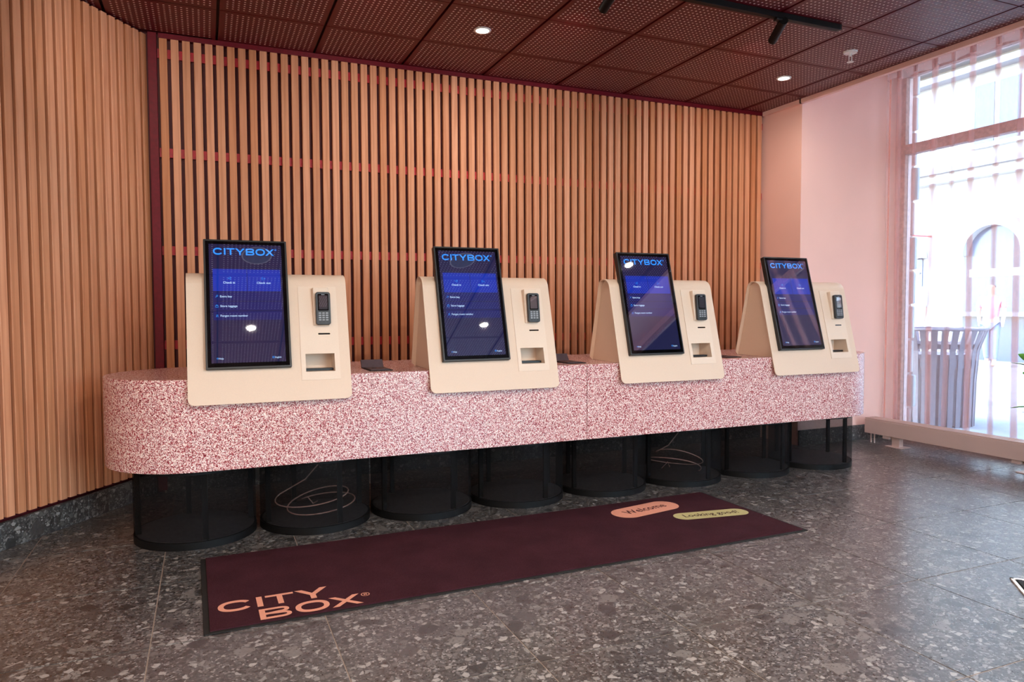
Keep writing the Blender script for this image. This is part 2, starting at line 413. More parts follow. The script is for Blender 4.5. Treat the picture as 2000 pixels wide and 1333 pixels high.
# ---- left wall
LW_LEN = 2.7
wl = MB()
q0 = P0 - NW*.045
wl.obox(q0 + DW*.02, -DW*(LW_LEN+.02), -NW*.15, (0,0,3.4)); wl = wl.build('wall_left', RED_BOARD); tag(wl, kind='structure')
lsm = slat_mesh(CEIL-.012-.152)
ang = math.atan2(DW.y, DW.x)
for k in range(41):
    s_ = -.0005 - .0640*k
    o = new_obj('slat', lsm, wl); p = P0 + DW*(s_-.045) ; o.location = (p.x, p.y, .152); o.rotation_euler = (0, 0, ang)
pe = P0 - DW*LW_LEN
tag(MB().box((pe.x-.25, -3.3, 0), (pe.x-.02, pe.y+.05, 3.4)).build('wall_left_front', OFFWHITE), kind='structure')
# skirting
bl = MB().box((0,0,0),(.001,.001,.001))
bl = MB(); 
bl.obox(P0-NW*.044+DW*.03, -DW*LW_LEN, NW*.034, (0,0,.1)); bl = bl.build('baseboard_left', GROUT); tag(bl, kind='structure')
js = [-2.5,-1.77,-1.17,-.57,-.42,-.02]
for a, b in zip(js[:-1], js[1:]):
    MB().obox(P0-NW*.02+DW*(a+.0015), DW*(b-a-.003), NW*.025, (0,0,.132)).build('tile', STONE_BASE, bl, bevel=.0015, seg=1)
bb = MB().box((-.26,5.015,0),(4.56,5.044,.12)).build('baseboard_back', GROUT); tag(bb, kind='structure')
for k in range(8):
    MB().box((-.25+.6*k+.0015, 5.005, .001), (min(-.25+.6*k+.5985, 4.555), 5.02, .132)).build('tile', STONE_BASE, bb, bevel=.0015, seg=1)
# ---- pink pier at the right, window wall, bulkhead
XW = 5.7
pier = MB().box((4.56, 4.575, 0), (XW+.16, 5.2, 3.4)).build('wall_pier', PINK); tag(pier, kind='structure')
br = MB().box((4.6,4.57,.0),(5.68,4.574,.12)).build('baseboard_right', GROUT); tag(br, kind='structure')
for k in range(2):
    MB().box((4.562+.56*k, 4.560, .001), (4.562+.56*k+.5575, 4.573, .13)).build('tile', STONE_BASE, br, bevel=.0015, seg=1)
wr = MB().box((XW-.02, -3.3, 0), (XW+.16, 4.575, .04)).box((XW-.02, -3.3, 3.22), (XW+.16, 4.575, 3.4)).box((XW-.02,-3.3,.04),(XW+.16,-2.9,3.22)).build('wall_right', PINK); tag(wr, kind='structure')
bk = MB().box((4.53, -3.3, 2.838), (4.565, 4.575, 3.36)).build('trim_3', PINK); tag(bk, kind='structure')
tag(MB().box((4.53, 4.56, 2.838), (4.5605, 5.0, CEIL+.05)).build('trim_4', PINK), kind='structure')
# windows
win = MB()
def bar(y0,y1,z0,z1): win.box((XW-.01,y0,z0),(XW+.07,y1,z1))
bar(-2.9,4.575,.04,.1); bar(-2.9,4.575,3.17,3.22); bar(4.51,4.575,.1,3.17); bar(-2.9,-2.84,.1,3.17)
for y in (2.62, .8, -1.0): bar(y-.035,y+.035,.1,3.17)
win = win.build('window_1', FRAME, bevel=.004); tag(win, kind='structure')
MB().box((XW-.015,-2.84,2.5),(XW+.075,4.51,2.585)).build('transom', FRAME, win, bevel=.004)
ys = [-2.84,-1.0,.8,2.62,4.51]
for a, b in zip(ys[:-1], ys[1:]):
    for z0, z1 in ((.1,2.5),(2.585,3.17)):
        MB().box((XW+.026,a+.03,z0),(XW+.034,b-.03 if b<4.5 else b,z1)).build('pane', GLASS, win)
# front wall (behind the camera) with an added glazed opening for frontal fill daylight
wf = MB().box((-2.2,-3.45,0),(1.9,-3.3,3.4)).box((5.0,-3.45,0),(5.95,-3.3,3.4)).box((1.9,-3.45,2.75),(5.0,-3.3,3.4)).box((1.9,-3.45,0),(5.0,-3.3,.2)).build('wall_front', OFFWHITE); tag(wf, kind='structure')
w2 = MB()
for a in (1.9,3.45,4.93): w2.box((a,-3.42,.2),(a+.07,-3.33,2.75))
w2 = w2.build('fill_window', FRAME); tag(w2, kind='structure')
for a in (1.97,3.52): MB().box((a,-3.38,.2),(a+1.45,-3.37,2.75)).build('pane', GLASS, w2)

# ---- ceiling: burgundy perforated metal panels hung under a slab
ce = MB().box((-3.2,-3.5,3.38),(5.95,5.3,3.5)).box((4.565,-3.3,3.3),(XW,4.575,3.38)).build('ceiling', PINK); tag(ce, kind='structure')
MB().box((-2.1,-3.3,CEIL+.024),(4.53,5.02,CEIL+.03)).build('backing_sheet', CEIL_DARK, ce)
def panel(x0, y0, x1, y1, keep=None):
    """perforated panel between local corners; lattice starts .05 from the left edge of a whole panel"""
    m = MB(); p = .030; r = .0064
    gx, gy = .008, .0035
    X0, X1, Y0, Y1 = max(x0,gx), min(x1,.6-gx), max(y0,gy), min(y1,.6-gy)
    lx, ly = .6/2-9*p+.003, .6/2-9*p
    nx0 = max(0, math.ceil((X0+.004-lx)/p)); nx1 = min(18, math.floor((X1-.004-lx)/p))
    ny0 = max(0, math.ceil((Y0+.004-ly)/p)); ny1 = min(18, math.floor((Y1-.004-ly)/p))
    if keep:
        cells = [(i,j) for i in range(nx0,nx1) for j in range(ny0,ny1) if keep(lx+(i+.5)*p, ly+(j+.5)*p)]
        if not cells: return None
    else: cells = [(i,j) for i in range(nx0,nx1) for j in range(ny0,ny1)]
    vid = {}
    def V(x, y, z=0.0):
        k = (round(x,5), round(y,5), z)
        if k not in vid: vid[k] = len(m.v); m.v.append(k)
        return vid[k]
    def F(*ids): m.f.append(list(ids)); m.m.append(0); m.smooth.append(False)
    for i, j in cells:
        a, b = lx+i*p, ly+j*p; cx, cy = a+p/2, b+p/2
        outer = [V(a+p,b+p/2),V(a+p,b+p),V(a+p/2,b+p),V(a,b+p),V(a,b+p/2),V(a,b),V(a+p/2,b),V(a+p,b)]
        inn = [V(cx+r*math.cos(PI/4*k), cy+r*math.sin(PI/4*k)) for k in range(8)]
        up = [V(cx+r*math.cos(PI/4*k), cy+r*math.sin(PI/4*k), .0008) for k in range(8)]
        for k in range(8):
            q = (k+1) % 8
            F(outer[q], outer[k], inn[k], inn[q]); F(inn[q], inn[k], up[k], up[q])
    if not keep:
        hx0, hx1, hy0, hy1 = lx+nx0*p, lx+nx1*p, ly+ny0*p, ly+ny1*p
        def R(a,b,c,d):
            if c-a > 1e-4 and d-b > 1e-4:
                k = len(m.v); m.v += [(a,b,0),(a,d,0),(c,d,0),(c,b,0)]; F(k,k+1,k+2,k+3)
        R(X0,Y0,hx0,Y1); R(hx1,Y0,X1,Y1); R(hx0,Y0,hx1,hy0); R(hx0,hy1,hx1,Y1)
        # folded edges
        e = [(X0,Y0),(X1,Y0),(X1,Y1),(X0,Y1)]
        for k in range(4):
            (a,b),(c,d) = e[k], e[(k+1)%4]; n = len(m.v); m.v += [(a,b,0),(c,d,0),(c,d,.02),(a,b,.02)]; F(n,n+1,n+2,n+3)
    else:
        # plain margins of a cut panel, only on the room side
        for k in range(20):
            for (a,b,c,d) in ((X0, Y0+(Y1-Y0)*k/20, lx, Y0+(Y1-Y0)*(k+1)/20), (lx+18*p, Y0+(Y1-Y0)*k/20, X1, Y0+(Y1-Y0)*(k+1)/20),
                              (lx+18*p*k/20, Y0, lx+18*p*(k+1)/20, ly), (lx+18*p*k/20, ly+18*p, lx+18*p*(k+1)/20, Y1)):
                if keep((a+c)/2,(b+d)/2) and c > a and d > b:
                    n = len(m.v); m.v += [(a,b,0),(a,d,0),(c,d,0),(c,b,0)]; F(n,n+1,n+2,n+3)
    # white fleece laid on the perforated field
    fx = [lx+c[0]*p for c in cells]; fy = [ly+c[1]*p for c in cells]
    n = len(m.v)
    for (i,j) in ([(None,None)] if not keep else cells):
        a,b,c,d = (min(fx),min(fy),max(fx)+p,max(fy)+p) if not keep else (lx+i*p,ly+j*p,lx+i*p+p,ly+j*p+p)
        k = len(m.v); m.v += [(a,b,.0010),(a,d,.0010),(c,d,.0010),(c,b,.0010)]; m.f.append([k,k+1,k+2,k+3]); m.m.append(1); m.smooth.append(False)
    return m.mesh('ceiling_panel', [CEIL_RED, FLEECE], recalc=False)
full = panel(0,0,.6,.6)
backcut = panel(0,0,.6,.512)          # row that meets the back wall
rightcut = panel(0,0,.224,.6)
corner = panel(0,0,.224,.512)
for i in range(-4, 8):
    for j in range(0, 14):
        x, y = .103+.6*i, 5.10-.6*(j+1)
        if y < -3.0: continue
        cs = [left_side(x+a, y+b) for a in (0,.6) for b in (0,.6)]
        xlim = pe.x
        if max(cs) < 0 and y+.6 > pe.y: continue
        if x+.6 < xlim: continue
        if min(cs) < -.02 and y+.6 > pe.y:
            me = panel(0,0,.6,.512 if j == 0 else .6, keep=lambda a,b: left_side(x+a, y+b) > -.03)
            if me is None: continue
        elif i == 7: me = corner if j == 0 else rightcut
        else: me = backcut if j == 0 else full
        o = new_obj('panel', me, ce); o.location = (x, y, CEIL)

# ================================================================== COUNTER
ZT, ZB = .83, .384
YF, YB_ = 3.714, 4.57; RR = (YB_-YF)/2; YC = (YF+YB_)/2
XL, XR, XS = -.055, 4.16, 2.0665
cn = empty('reception_counter', (2.05, YC, ZB), 'long terrazzo patterned pink counter with rounded ends carrying four check-in kiosks', 'counter')
def stad(x0, x1, left, right, n=28):
    pts = []
    if right: pts += [(x1+RR*math.cos(-PI/2+PI*k/n), YC+RR*math.sin(-PI/2+PI*k/n)) for k in range(n+1)]
    else: pts += [(x1, YF), (x1, YB_)]
    if left: pts += [(x0+RR*math.cos(PI/2+PI*k/n), YC+RR*math.sin(PI/2+PI*k/n)) for k in range(n+1)]
    else: pts += [(x0, YB_), (x0, YF)]
    return pts
def slab(name, pts):
    m = MB(); n = len(pts)
    A = [(x,y,ZB) for x,y in pts]; B = [(x,y,ZT) for x,y in pts]
    m.add(A+B, [(k,(k+1)%n,n+(k+1)%n,n+k) for k in range(n)], 0, False); m.add(A, [tuple(range(n-1,-1,-1))]); m.add(B, [tuple(range(n))])
    return m.build(name, GRAN, cn, off=(2.05,YC,ZB), weld=True, bevel=.002, seg=1)
slab('counter_section', stad(XL, XS-.0012, True, False)); slab('counter_section', stad(XS+.0012, XR, False, True))

# ---- mesh drums under the counter
DX0, DDX, DY0, DR = -.063, .604, 4.042, .2935
def drum():
    r = empty('mesh_drum', (0,0,0), None, None)
    n = 64
    MB().cyl((0,0,.0),DR,.036,n).build('base_ring', BLACK_METAL, r, bevel=.001, seg=1)
    MB().cyl((0,0,.037),DR-.012,.002,n).build('floor_disc', DISC, r)
    t = MB(); t.cyl((0,0,.036),DR-.002,ZB-.036-.02,n,caps=False); t.build('mesh_screen', MESH, r, recalc=False)
    MB().cyl((0,0,ZB-.02),DR,.019,n,caps=True).build('top_ring', BLACK_METAL, r)
    for a in (-75, 15, 105, 195):
        x, y = (DR-.022)*math.cos(math.radians(a)), (DR-.022)*math.sin(math.radians(a))
        MB().box((x-.013,y-.008,.037),(x+.013,y+.008,ZB-.02)).build('post', BLACK_METAL, r)
    return r
def copy_tree(o, parent=None):
    c = o.copy(); COL.objects.link(c)
    if parent is not None: c.parent = parent
    for ch in list(KIDS.get(o.name, [])): copy_tree(ch, c)
    return c
KIDS = {}
def index(root):
    for o in bpy.data.objects:
        if o.parent is not None: KIDS.setdefault(o.parent.name, []).append(o) if o not in KIDS.get(o.parent.name, []) else None
DRUM_L = ['black mesh drum at the far left under the rounded counter end', 'black mesh drum holding a tangled pale cable, second from the left wall',
 'empty black mesh drum third from the left, under the gap right of the leftmost kiosk', 'black mesh drum below the second kiosk, left of the counter seam',
 'black mesh drum directly under the vertical seam in the counter', 'black mesh drum with a loop of pale cable inside, below the third kiosk',
 'black mesh drum next to last towards the window', 'black mesh drum at the far right end beside the radiator']
d0 = drum(); bpy.context.view_layer.update(); index(d0)
for k in range(8):
    o = d0 if k == 0 else copy_tree(d0)
    o.location = (DX0+DDX*k, DY0+.0029*k, 0.0005); o.rotation_euler.z = math.radians((-6, 4, 10, 2, 8, -3, 6, 0)[k])
    tag(o, DRUM_L[k], 'drum', 'black mesh drums under the counter')
# cables inside drums
def cable(k, label, seed, z0):
    rnd = random.Random(seed); cx, cy = DX0+DDX*k, DY0
    pts = [(cx+.05, cy+.02, ZB-.022), (cx+.02, cy+.03, .30), (cx-.05, cy+.04, .22)]
    for i in range(60):
        a = 2.6+i*.2; rr = .15+.03*math.sin(i*.13+seed)
        pts.append((cx+rr*math.cos(a)*1.2, cy+rr*math.sin(a)*1.1, z0+.12+.05*math.sin(a+seed)+.02*math.sin(i*.21)-.0016*i))
    # sag the free end down to the floor disc
    p = Vector(pts[-1]); pts += [(p.x+.03, p.y-.03, z0+.05), (p.x+.06, p.y-.01, z0+.006), (p.x+.09, p.y+.03, z0+.006)]
    o = MB().tube(pts, .0035, 6).build('cable', CABLE); tag(o, label, 'cable')
cable(1, 'thin pale cable coiled inside the second mesh drum from the left', 1, .039)
cable(5, 'thin pale cable looped inside the mesh drum below the third kiosk', 4, .039)

# ================================================================== KIOSKS
KX0, KDX, KW = -.084, 1.182, .765
SLP = .262; NF = Vector((0, -1, SLP)).normalized()      # outward normal of the tilted front
EV = Vector((0, SLP, 1)).normalized()                     # up the front
KO = Vector((KX0+KW/2, 3.88, ZT))                         # root of the first kiosk
FO = Vector((KX0, 3.67, .71))                             # lower left corner of its front
def FP(u, v, off=0.0): return FO + Vector((u,0,0)) + EV*v + NF*off
kk = empty('check_in_kiosk', KO, None, None)
KOFF = tuple(KO)
def mk_housing():
    m = MB(); VT = .6; r = .03
    H = (.54, .14, .69, .236)
    def poly(pts): m.add([FP(u,v) for u,v in pts], [tuple(range(len(pts)))])
    cl = [(r+r*math.cos(PI+PI/2*k/6), r+r*math.sin(PI+PI/2*k/6)) for k in range(7)]
    cr = [(KW-r+r*math.cos(1.5*PI+PI/2*k/6), r+r*math.sin(1.5*PI+PI/2*k/6)) for k in range(7)]
    poly(cl + [(H[0],0),(H[0],H[1]),(H[0],H[3]),(H[0],VT),(0,VT)])
    poly([(H[2],0)] + cr + [(KW,VT),(H[2],VT),(H[2],H[3]),(H[2],H[1])])
    poly([(H[0],0),(H[2],0),(H[2],H[1]),(H[0],H[1])]); poly([(H[0],H[3]),(H[2],H[3]),(H[2],VT),(H[0],VT)])
    a = FP(0,VT); p0 = Vector((a.y,a.z)); p1 = p0+Vector((SLP,1))*.062; p3 = Vector((3.957,1.298)); p2 = p3+Vector((-.19,1))*.066
    prof = []
    for k in range(15):
        t = k/14; prof.append(p0*(1-t)**3 + p1*3*t*(1-t)**2 + p2*3*t*t*(1-t) + p3*t**3)
    us = [0, H[0], H[2], KW]
    for k in range(14):
        for q in range(3):
            A, B = prof[k], prof[k+1]
            m.add([(KX0+us[q],A.x,A.y),(KX0+us[q+1],A.x,A.y),(KX0+us[q+1],B.x,B.y),(KX0+us[q],B.x,B.y)], [(0,1,2,3)], 0, True)
    b0 = Vector((4.072, .8315)); dv = (b0-p3); L = dv.length; dv.normalize()
    def BP(u, d): q = p3+dv*d; return (KX0+u, q.x, q.y)
    pts = [BP(us[k],0) for k in range(4)] + [BP(KW, L-.02), BP(KW-.02, L), BP(.02, L), BP(0, L-.02)]
    m.add(pts, [tuple(range(8))])
    o = m.build('housing', CREAM, kk, off=KOFF, weld=True)
    so_ = o.modifiers.new('thickness', 'SOLIDIFY'); so_.thickness = .006; so_.offset = -1
    be = o.modifiers.new('edge', 'BEVEL'); be.width = .0012; be.segments = 2; be.limit_method = 'ANGLE'; be.angle_limit = math.radians(50)
    # closing cheeks set back from both edges
    for name, u in (('cheek', .024), ('cheek', KW-.027)):
        pr = [FP(u,.125,-.007)] + [FP(u,.6,-.007)] + [Vector((KX0+u, p.x+(.004 if i<7 else -.004), p.y-.008)) for i, p in enumerate(prof[1:-1])] + [Vector(BP(u,0))-Vector((0,.007,0)), Vector(BP(u,L))-Vector((0,.008,0))]
        c = MB(); n = len(pr); c.add(pr+[p+Vector((.003,0,0)) for p in pr], [tuple(range(n)), tuple(range(2*n-1,n-1,-1))]+[(k,(k+1)%n,n+(k+1)%n,n+k) for k in range(n)])
        c.build(name, CREAM, kk, off=KOFF)
mk_housing()
# terminal plate
pl = MB()
u0,v0,u1,v1 = .521,.1,.712,.587; hu0,hv0,hu1,hv1 = .543,.142,.687,.234
for a,b,c,d in ((u0,v0,hu0,v1),(hu1,v0,u1,v1),(hu0,v0,hu1,hv0),(hu0,hv1,hu1,v1)):
    pl.add([FP(a,b,.0028),FP(c,b,.0028),FP(c,d,.0028),FP(a,d,.0028)], [(0,1,2,3)])
for (a,b),(c,d) in (((u0,v0),(u1,v0)),((u1,v0),(u1,v1)),((u1,v1),(u0,v1)),((u0,v1),(u0,v0))):
    pl.add([FP(a,b,.0028),FP(c,d,.0028),FP(c,d,.0004),FP(a,b,.0004)], [(0,1,2,3)])
plate = pl.build('terminal_plate', CREAM_IN, kk, off=KOFF, weld=True, recalc=False)
# tray: level shelf box behind the opening
ty_ = MB(); b0, b1, t0, t1 = FP(hu0,hv0,.0028), FP(hu1,hv0,.0028), FP(hu0,hv1,.0028), FP(hu1,hv1,.0028)
dp = Vector((0,.13,0)); hh = Vector((0,0,1))
bk0 = b0+dp; bk1 = b1+dp; tk0 = Vector((t0.x, bk0.y, t0.z)); tk1 = Vector((t1.x, bk1.y, t1.z))
ty_.add([b0,b1,bk1,bk0],[(0,1,2,3)]); ty_.add([t0,t1,tk1,tk0],[(3,2,1,0)]); ty_.add([bk0,bk1,tk1,tk0],[(0,1,2,3)]); ty_.add([b0,bk0,tk0,t0],[(0,1,2,3)]); ty_.add([b1,bk1,tk1,t1],[(3,2,1,0)])
tray = ty_.build('tray', CREAM_IN, kk, off=KOFF, recalc=False)
MB().box((b0.x+.003,b0.y+.045,b0.z+.001),(b1.x-.003,b0.y+.09,b0.z+.012)).build('tray_reader', BLACK, tray, off=KOFF)
# card slot
MB().prism(rrect(.611,.3325,.671,.3405,.0038,4),(1,0,0),EV,FP(0,0,.0024),NF*.0008).build('card_slot', GLASS_BLACK, kk, off=KOFF)
# holder wedge and payment terminal
hd = MB(); hA = [FP(.588,.378,.0026),FP(.672,.378,.0026),FP(.672,.576,.0026),FP(.588,.576,.0026)]; hB = [FP(.592,.384,.012),FP(.668,.384,.012),FP(.668,.574,.034),FP(.592,.574,.034)]
hd.add(hA+hB, [(3,2,1,0),(4,5,6,7),(0,1,5,4),(1,2,6,5),(2,3,7,6),(3,0,4,7)])
hd.build('terminal_holder', CREAM_IN, kk, off=KOFF, bevel=.003)
t_dir = (FP(.6,.55,.034)-FP(.6,.384,.0125)).normalized(); t_n = Vector((1,0,0)).cross(t_dir).normalized()
tO = FP(.601,.380,.0125) + t_n*.0008
term = MB().prism(rrect(0,0,.073,.168,.012,5),(1,0,0),t_dir,tO,t_n*.02).build('payment_terminal', GREY_BODY, kk, off=KOFF, bevel=.003)
MB().prism(rrect(.010,.072,.063,.158,.004,3),(1,0,0),t_dir,tO+t_n*.0201,t_n*.0006).build('terminal_glass', GLASS_BLACK, term, off=KOFF)
MB().prism(rrect(.015,.078,.058,.150,.002,3),(1,0,0),t_dir,tO+t_n*.0208,t_n*.0003).build('terminal_display', TERM_SCREEN, term, off=KOFF)
MB().prism(rrect(.028,.1525,.045,.1555,.0012,3),(1,0,0),t_dir,tO+t_n*.0208,t_n*.0003).build('speaker_slit', KEYS, term, off=KOFF)
for r_ in range(5):
    for c_ in range(3):
        x, y = .0125+c_*.0175, .010+r_*.0115
        MB().prism(rrect(x,y,x+.013,y+.0065,.002,2),(1,0,0),t_dir,tO+t_n*.0198,t_n*.0012).build('key', KEYS if r_ else BLACK, term, off=KOFF)
# monitor
SS = .278; SE = Vector((0,SS,1)).normalized(); SN = Vector((0,-1,SS)).normalized()
SW, SH = .392, .656
mx0 = KX0 + .0715
SO = Vector((mx0, 3.685, .878))
def SP(u,v,off=0.0): return SO + Vector((u,0,0)) + SE*v + SN*off
mon = MB().prism(rrect(0,0,SW,SH,.004,3),(1,0,0),SE,SO-SN*.034,SN*.0335).build('monitor', BLACK, kk, off=KOFF, bevel=.0015, seg=1)
MB().prism([(.009,.009),(SW-.009,.009),(SW-.009,SH-.009),(.009,SH-.009)],(1,0,0),SE,SO-SN*.0008,SN*.0010).build('bezel_glass', GLASS_BLACK, mon, off=KOFF)
def flat(name, pts, mat, off):
    return MB().prism(pts,(1,0,0),SE,SP(0,0,off),SN*.0001).build(name, mat, mon, off=KOFF)
def rect(a,b,c,d): return [(a,b),(c,b),(c,d),(a,d)]
AX = .004   # active area offset so that measured coordinates fit the housing
flat('display', rect(.025,.029,.365,.631), UI_BG, .0003)
flat('check_in_button', rect(.040,.388,.1965,.502), UI_BTN, .0005); flat('check_out_button', rect(.1985,.388,.356,.502), UI_BTN, .0005)
for n_, (a,b) in enumerate(((.339,.384),(.290,.335),(.241,.286))): flat('menu_row', rect(.040,a,.356,b), UI_ROW, .0005)
lg = MB(); h_ = .035; X0 = .044
its = [('C',.0,.128),('I',.143,.0215),('T',.177,.108),('Y',.291,.13),('B',.434,.115),('O',.565,.129),('X',.697,.121)]
wordmark(lg, [(c, X0+x*.35, .576, w_*.35, h_) for c,x,w_ in its] + [('®', X0+.84*.35, .607, .009, .009)], SP(0,0,.0006), (1,0,0), SE, SN)
lg.build('logo', UI_LOGO, mon, off=KOFF, recalc=False)
def cap(name, body, x, y, size, center=False, mat=UI_TEXT):
    V, Fc, wd = text2d(body, size, bold=size*.012); x = x-wd/2 if center else x
    MB().add([SP(x+p.x, y+p.y, .0008) for p in V], Fc).build(name, mat, mon, off=KOFF, recalc=False)
cap('caption', 'Check in', .114, .427, .0155, True); cap('caption', 'Check out', .275, .427, .0155, True)
cap('caption', 'Extra key', .071, .3565, .0145); cap('caption', 'Store luggage', .071, .3075, .0145); cap('caption', 'Forgot room number', .071, .2585, .0145)
cap('caption', 'Help', .058, .047, .012); cap('caption', 'English', .315, .047, .011)
def icon(*strokes):
    m = MB()
    for pts, closed in strokes:
        V, Fc = stroke(pts, .0014, closed); m.add([SP(p[0],p[1],.0008) for p in V], Fc)
    m.build('icon', UI_ICON, mon, off=KOFF, recalc=False)
icon(([(.116,.461),(.121,.461),(.121,.447),(.116,.447)],False),([(.104,.454),(.116,.454)],False),([(.112,.458),(.116,.454),(.112,.450)],False))
icon(([(.273,.461),(.268,.461),(.268,.447),(.273,.447)],False),([(.270,.454),(.283,.454)],False),([(.279,.458),(.283,.454),(.279,.450)],False))
icon((arc(.058,.364,.0035,.0035,0,360,12,2)[:-1],True),([(.0555,.3615),(.050,.356)],False),([(.052,.358),(.0535,.3565)],False))
icon((rect(.050,.306,.061,.315),True),([(.053,.315),(.053,.3175),(.058,.3175),(.058,.315)],False))
icon(([(.050,.2575),(.053,.2575),(.053,.2675),(.059,.2675),(.059,.2575),(.062,.2575)],False))
icon((arc(.0525,.0515,.003,.003,0,360,10,2)[:-1],True)); icon((rect(.303,.0475,.311,.0555),True),([(.303,.0515),(.311,.0515)],False))
bpy.context.view_layer.update(); KIDS.clear(); index(kk)
KL = ['cream check-in kiosk at the rounded left end of the counter, nearest the left wall',
      'cream check-in kiosk with bright blue touchscreen, standing just left of the counter seam',
      'cream check-in kiosk standing just right of the vertical counter seam',
      'cream check-in kiosk nearest the pink wall, daylight washing out its screen']
for k in range(4):
    o = kk if k == 0 else copy_tree(kk)
    o.location = KO + Vector((KDX*k, 0, 0)); tag(o, KL[k], 'kiosk', 'check-in kiosks on the counter')
    dx = (.081, .075, .071, .058)[k]
    for ch in [c for c in bpy.data.objects if c.parent == o and c.name.split('.')[0] == 'monitor']: ch.location.x = dx-.0715

# ---- flip-up sockets in the counter top
SL = ['dark flip-up power socket in the counter top, right of the leftmost kiosk', 'dark flip-up power socket beside the counter seam, left of the third kiosk', 'dark flip-up power socket in the counter top, left of the kiosk nearest the window']
PORT = plain('plum_grey_metal', (70,52,58), .5)
for k, x in enumerate((.80, 1.985, 3.165)):
    e = empty('power_socket', (x+.06, 3.93, ZT), SL[k], 'socket', 'flip-up sockets in the counter top')
    of = (x+.06, 3.93, ZT)
    MB().prism(rrect(x,3.80,x+.125,4.04,.006,3),(1,0,0),(0,1,0),(0,0,ZT+.0004),(0,0,.0035)).build('surround', BLACK_METAL, e, off=of)
    MB().box((x+.012,3.83,ZT+.004),(x+.113,4.01,ZT+.0065)).build('socket_insert', PORT, e, off=of)
    MB().obox((x,4.025,ZT+.004),(.125,0,0),(0,.03,.042),(0,.008,-.004)).build('lid', PORT, e, off=of, bevel=.002)
    for q in (.03, .07): MB().cyl((x+.02+q,3.93,ZT+.0066),.014,.0015,14).build('outlet', BLACK, e, off=of)

# ================================================================== MAT
mo = Vector((-.03, 2.735, 0)); ma = .0175
mt = empty('welcome_mat', mo + Vector((1.44,.42,0)), 'long burgundy carpet mat with salmon lettering lying in front of the counter', 'mat', rot=0)
mof = tuple(mo + Vector((1.44,.42,0)))
mex = Vector((math.cos(ma), math.sin(ma), 0)); mey = Vector((-mex.y, mex.x, 0))
MWd, MHt = 2.89, .852
MB().prism(rrect(0,0,MWd,MHt,.006,3), mex, mey, mo+Vector((0,0,.0005)), (0,0,.0035)).build('rubber_edge', RUBBER, mt, off=mof, bevel=.001, seg=1)
MB().prism([(.022,.018),(MWd-.022,.018),(MWd-.022,MHt-.006),(.022,MHt-.006)], mex, mey, mo+Vector((0,0,.004)), (0,0,.005)).build('carpet_pile', CARPET, mt, off=mof)
MZ = mo + Vector((0,0,.0093)); up = Vector((0,0,1))
lt = MB(); wordmark(lt, [('C',.053,.16,.128,.104),('I',.196,.163,.0215,.101),('T',.230,.163,.108,.1),('Y',.344,.16,.130,.104),('B',.196,.034,.115,.1),('O',.327,.034,.129,.103),('X',.459,.034,.121,.099),('®',.603,.114,.032,.032)], MZ, mex, mey, up)
lt.build('lettering', PRINT_PINK, mt, off=mof, recalc=False)
def pill(name, c, a, L, r, mat, text, tw, size):
    ex = mex*math.cos(a)+mey*math.sin(a); ey = mey*math.cos(a)-mex*math.sin(a); o = MZ+mex*c[0]+mey*c[1]
    p = MB().add([o+ex*q[0]+ey*q[1] for q in rrect(-L/2,-r,L/2,r,r*.999,14)], [tuple(range(60))]).build(name, mat, mt, off=mof, recalc=False)
    V, Fc, wd = text2d(text, size, tw, bold=size*.012)
    MB().add([o+ex*(q.x-tw/2)+ey*(q.y-size*.26)+up*.0003 for q in V], Fc).build('lettering', PRINT_DARK, p, off=mof, recalc=False)
pill('pink_pill_print', (2.338,.666), math.radians(9.5), .462, .090, PRINT_PINK, 'Welcome', .305, .088)
pill('olive_pill_print', (2.615,.432), math.radians(-9), .452, .062, PRINT_OLIVE, 'Looking good!', .335, .068)

# ---- entrance grating at the right edge of the frame
gw = empty('entrance_grating', (3.6,1.5,0), 'black ribbed entrance grating with a bright metal frame, cut off at the right edge', 'doormat')
gO = Vector((3.135,1.942,0)); gd1 = Vector((.72,-.69,0)).normalized(); gd2 = Vector((-.73,-.69,0)).normalized()
gd2 = Vector((-gd1.y*-1, gd1.x*-1, 0)) if False else Vector((gd1.y, -gd1.x, 0))
gof = (3.6,1.5,0)
for a,b in ((gO, gd1*1.6),(gO, gd2*1.1)):
    n = gd2 if b.normalized() == gd1 else gd1
    MB().obox(a+Vector((0,0,.0002)), b, n*.012, (0,0,.006)).build('frame', WHITE, gw, off=gof)
MB().obox(gO+gd1*.012+gd2*.012+Vector((0,0,.0002)), gd1*1.58, gd2*1.08, (0,0,.002)).build('rubber_base', RUBBER, gw, off=gof)
rb = MB()
for k in range(46):
    rb.obox(gO+gd1*(.02+.034*k)+gd2*.014+Vector((0,0,.0010)), gd1*.02, gd2*1.07, (0,0,.004))
tag(rb.build('rib', RUBBER, gw, off=gof), kind='stuff')

